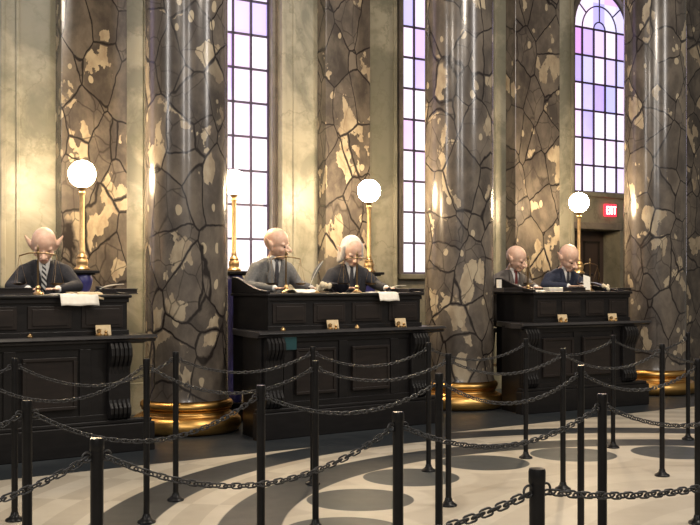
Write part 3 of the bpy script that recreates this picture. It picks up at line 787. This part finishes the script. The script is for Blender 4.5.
for i, (k, (px_, py_)) in enumerate(posts.items()):
    o = make_post() if pr is None else copy_tree(pr)
    if pr is None: pr = o
    o.location = (px_, py_, 0)
    tag(o, plab.get(k, 'black queue post outside the picture'), 'post', 'black queue posts')

link_mesh = {}
def chain(a, b, sag, label):
    A = Vector((*posts[a], .936)); B = Vector((*posts[b], .936)); d = (B-A).normalized()
    A += d*.041; B -= d*.041; L = (B-A).length
    m = MB(); P = .0262
    def pt(t_): return A.lerp(B, t_) - Vector((0, 0, 4*sag*t_*(1-t_)))
    # arc length table
    T = [i/400 for i in range(401)]; acc = [0]
    for i in range(400): acc.append(acc[-1] + (pt(T[i+1]) - pt(T[i])).length)
    n = max(3, round(acc[-1]/P)); pitch = acc[-1]/n; j = 0
    side = Vector((d.y, -d.x, 0))
    for i in range(n+1):
        tgt = i*pitch
        while j < 399 and acc[j+1] < tgt: j += 1
        t_ = T[j] + (tgt-acc[j])/max(1e-6, acc[j+1]-acc[j])/400
        c = pt(min(1, max(0, t_))); tn = (pt(min(1, t_+.01)) - pt(max(0, t_-.01))).normalized()
        up = side.cross(tn).normalized(); tw = R(40) + (i % 2)*pi/2 + random.uniform(-.12, .12)
        s1 = side*cos(tw) + up*sin(tw)
        hl, hw_ = .0105, .0092; pts = []
        for k in range(6): an = -pi/2 + pi*k/5; pts.append(c + tn*(hl + hw_*cos(an)) + s1*hw_*sin(an))
        for k in range(6): an = pi/2 + pi*k/5; pts.append(c + tn*(-hl + hw_*cos(an)) + s1*hw_*sin(an))
        m.tube(pts, .0029, 6, closed=True)
    tag(m.build('queue_chain', M['chain'], smooth='all'), label, 'chain', 'chains between the queue posts')
rows = [(('m1', 'p1', .11), ('p1', 'p5', .135), ('p5', 'p7', .10), ('p7', 'p11', .10), ('p11', 'p12', .095), ('p12', 'p17', .095), ('p17', 'p19', .095)),
        (('p0', 'p4', .165), ('p4', 'q7', .14), ('q7', 'p10', .085), ('p10', 'p13', .095), ('p13', 'p18', .10), ('p18', 'p25', .10)),
        (('m2', 'p2', .13), ('p2', 'p6', .142), ('p6', 'p9', .10), ('p9', 'p14', .12), ('p14', 'p20', .10), ('p20', 'p26', .10)),
        (('m3', 'p3', .12), ('p3', 'p8', .135), ('p8', 'p15', .105), ('p15', 'p22', .10)),
        (('m4', 'p16', .06), ('p16', 'p24', .05))]
rn = ['farthest', 'second farthest', 'middle', 'second nearest', 'nearest']
short = {'p1': 'far left post', 'p5': 'nearest column post', 'p7': 'far centre-desk post', 'p11': 'farthest grouped post', 'p12': 'post beside middle column', 'p17': 'far post before the right desk', 'p19': 'farthest post',
 'p4': 'post left of nearest column', 'q7': 'near centre-desk post', 'p10': 'rightmost grouped post', 'p13': 'thin post at the right desk', 'p18': 'post before the farthest column', 'p2': 'nearer far-left post', 'p6': 'post right of nearest column', 'p9': 'middle grouped post', 'p14': 'post beside the thick right one', 'p20': 'right edge post', 'p3': 'bright-capped lower left post', 'p8': 'thick centre post', 'p15': 'thick right post', 'p16': 'closest post'}
for ri, rw in enumerate(rows):
    for a, b, s in rw:
        if a in short and b in short: lab = 'chain from the %s to the %s' % (short[a], short[b].replace('farthest grouped post', 'farthest grouped one'))
        elif b in short: lab = 'dark chain leaving the picture leftward from the %s' % short[b]
        else: lab = 'dark chain leaving the picture rightward from the %s' % short[a]
        chain(a, b, s, lab)

# ------------------------------------------------------------------ light
W = bpy.data.worlds.new('hall_ambience'); bpy.context.scene.world = W; W.use_nodes = True
W.node_tree.nodes['Background'].inputs[0].default_value = (.95, .86, .72, 1); W.node_tree.nodes['Background'].inputs[1].default_value = .10
def area(name, loc, target, w_, h_, e, col):
    l = bpy.data.lights.new(name, 'AREA'); l.shape = 'RECTANGLE'; l.size = w_; l.size_y = h_; l.energy = e; l.color = col
    o = bpy.data.objects.new(name, l); C.objects.link(o); o.location = loc
    o.rotation_euler = (Vector(target) - Vector(loc)).to_track_quat('-Z', 'Y').to_euler(); return o
# tall windows on the opposite side of the hall
for i, (x_, y_) in enumerate(((-9.2, 2.4), (2.4, -4.6), (-1.3, -4.2), (6.8, 6.6))):
    area('opposite_window_light', (x_, y_, 6.2), (.5, 10.5, 6.2), .7, 3.6, 130, (1., .93, .86))
def lamp(loc, r, e, col):
    l = bpy.data.lights.new('chandelier_light', 'POINT'); l.shadow_soft_size = r; l.energy = e; l.color = col
    o = bpy.data.objects.new('chandelier_light', l); C.objects.link(o); o.location = loc
lamp((2.6, 6.4, 6.3), .45, 360, (1., .88, .74))
lamp((-3.0, 4.0, 6.3), .45, 180, (1., .88, .74))

for i, (e, o, u, n) in enumerate(DK):   # ceiling downlights over the desks
    l = bpy.data.lights.new('desk_downlight', 'SPOT'); l.energy = 560; l.color = (1., .86, .68); l.spot_size = R(30); l.spot_blend = .6; l.shadow_soft_size = .12
    ob = bpy.data.objects.new('desk_downlight', l); C.objects.link(ob); ob.location = o + n*1.3 + Vector((0, 0, 6.6))
    ob.rotation_euler = (o - n*.85 + Vector((0, 0, 1.6)) - ob.location).to_track_quat('-Z', 'Y').to_euler()
cam = bpy.data.cameras.new('camera'); co = bpy.data.objects.new('camera', cam); C.objects.link(co)
co.location = (0, 0, EYE); co.rotation_euler = (pi/2, 0, 0)
cam.sensor_width = 36; cam.lens = 36*F/700; cam.shift_y = 20.5/700; cam.clip_start = .05
sc = bpy.context.scene; sc.camera = co
sc.view_settings.view_transform = 'Standard'; sc.view_settings.look = 'None'; sc.view_settings.gamma = 1; sc.view_settings.exposure = 0.75
sc.view_settings.use_curve_mapping = False
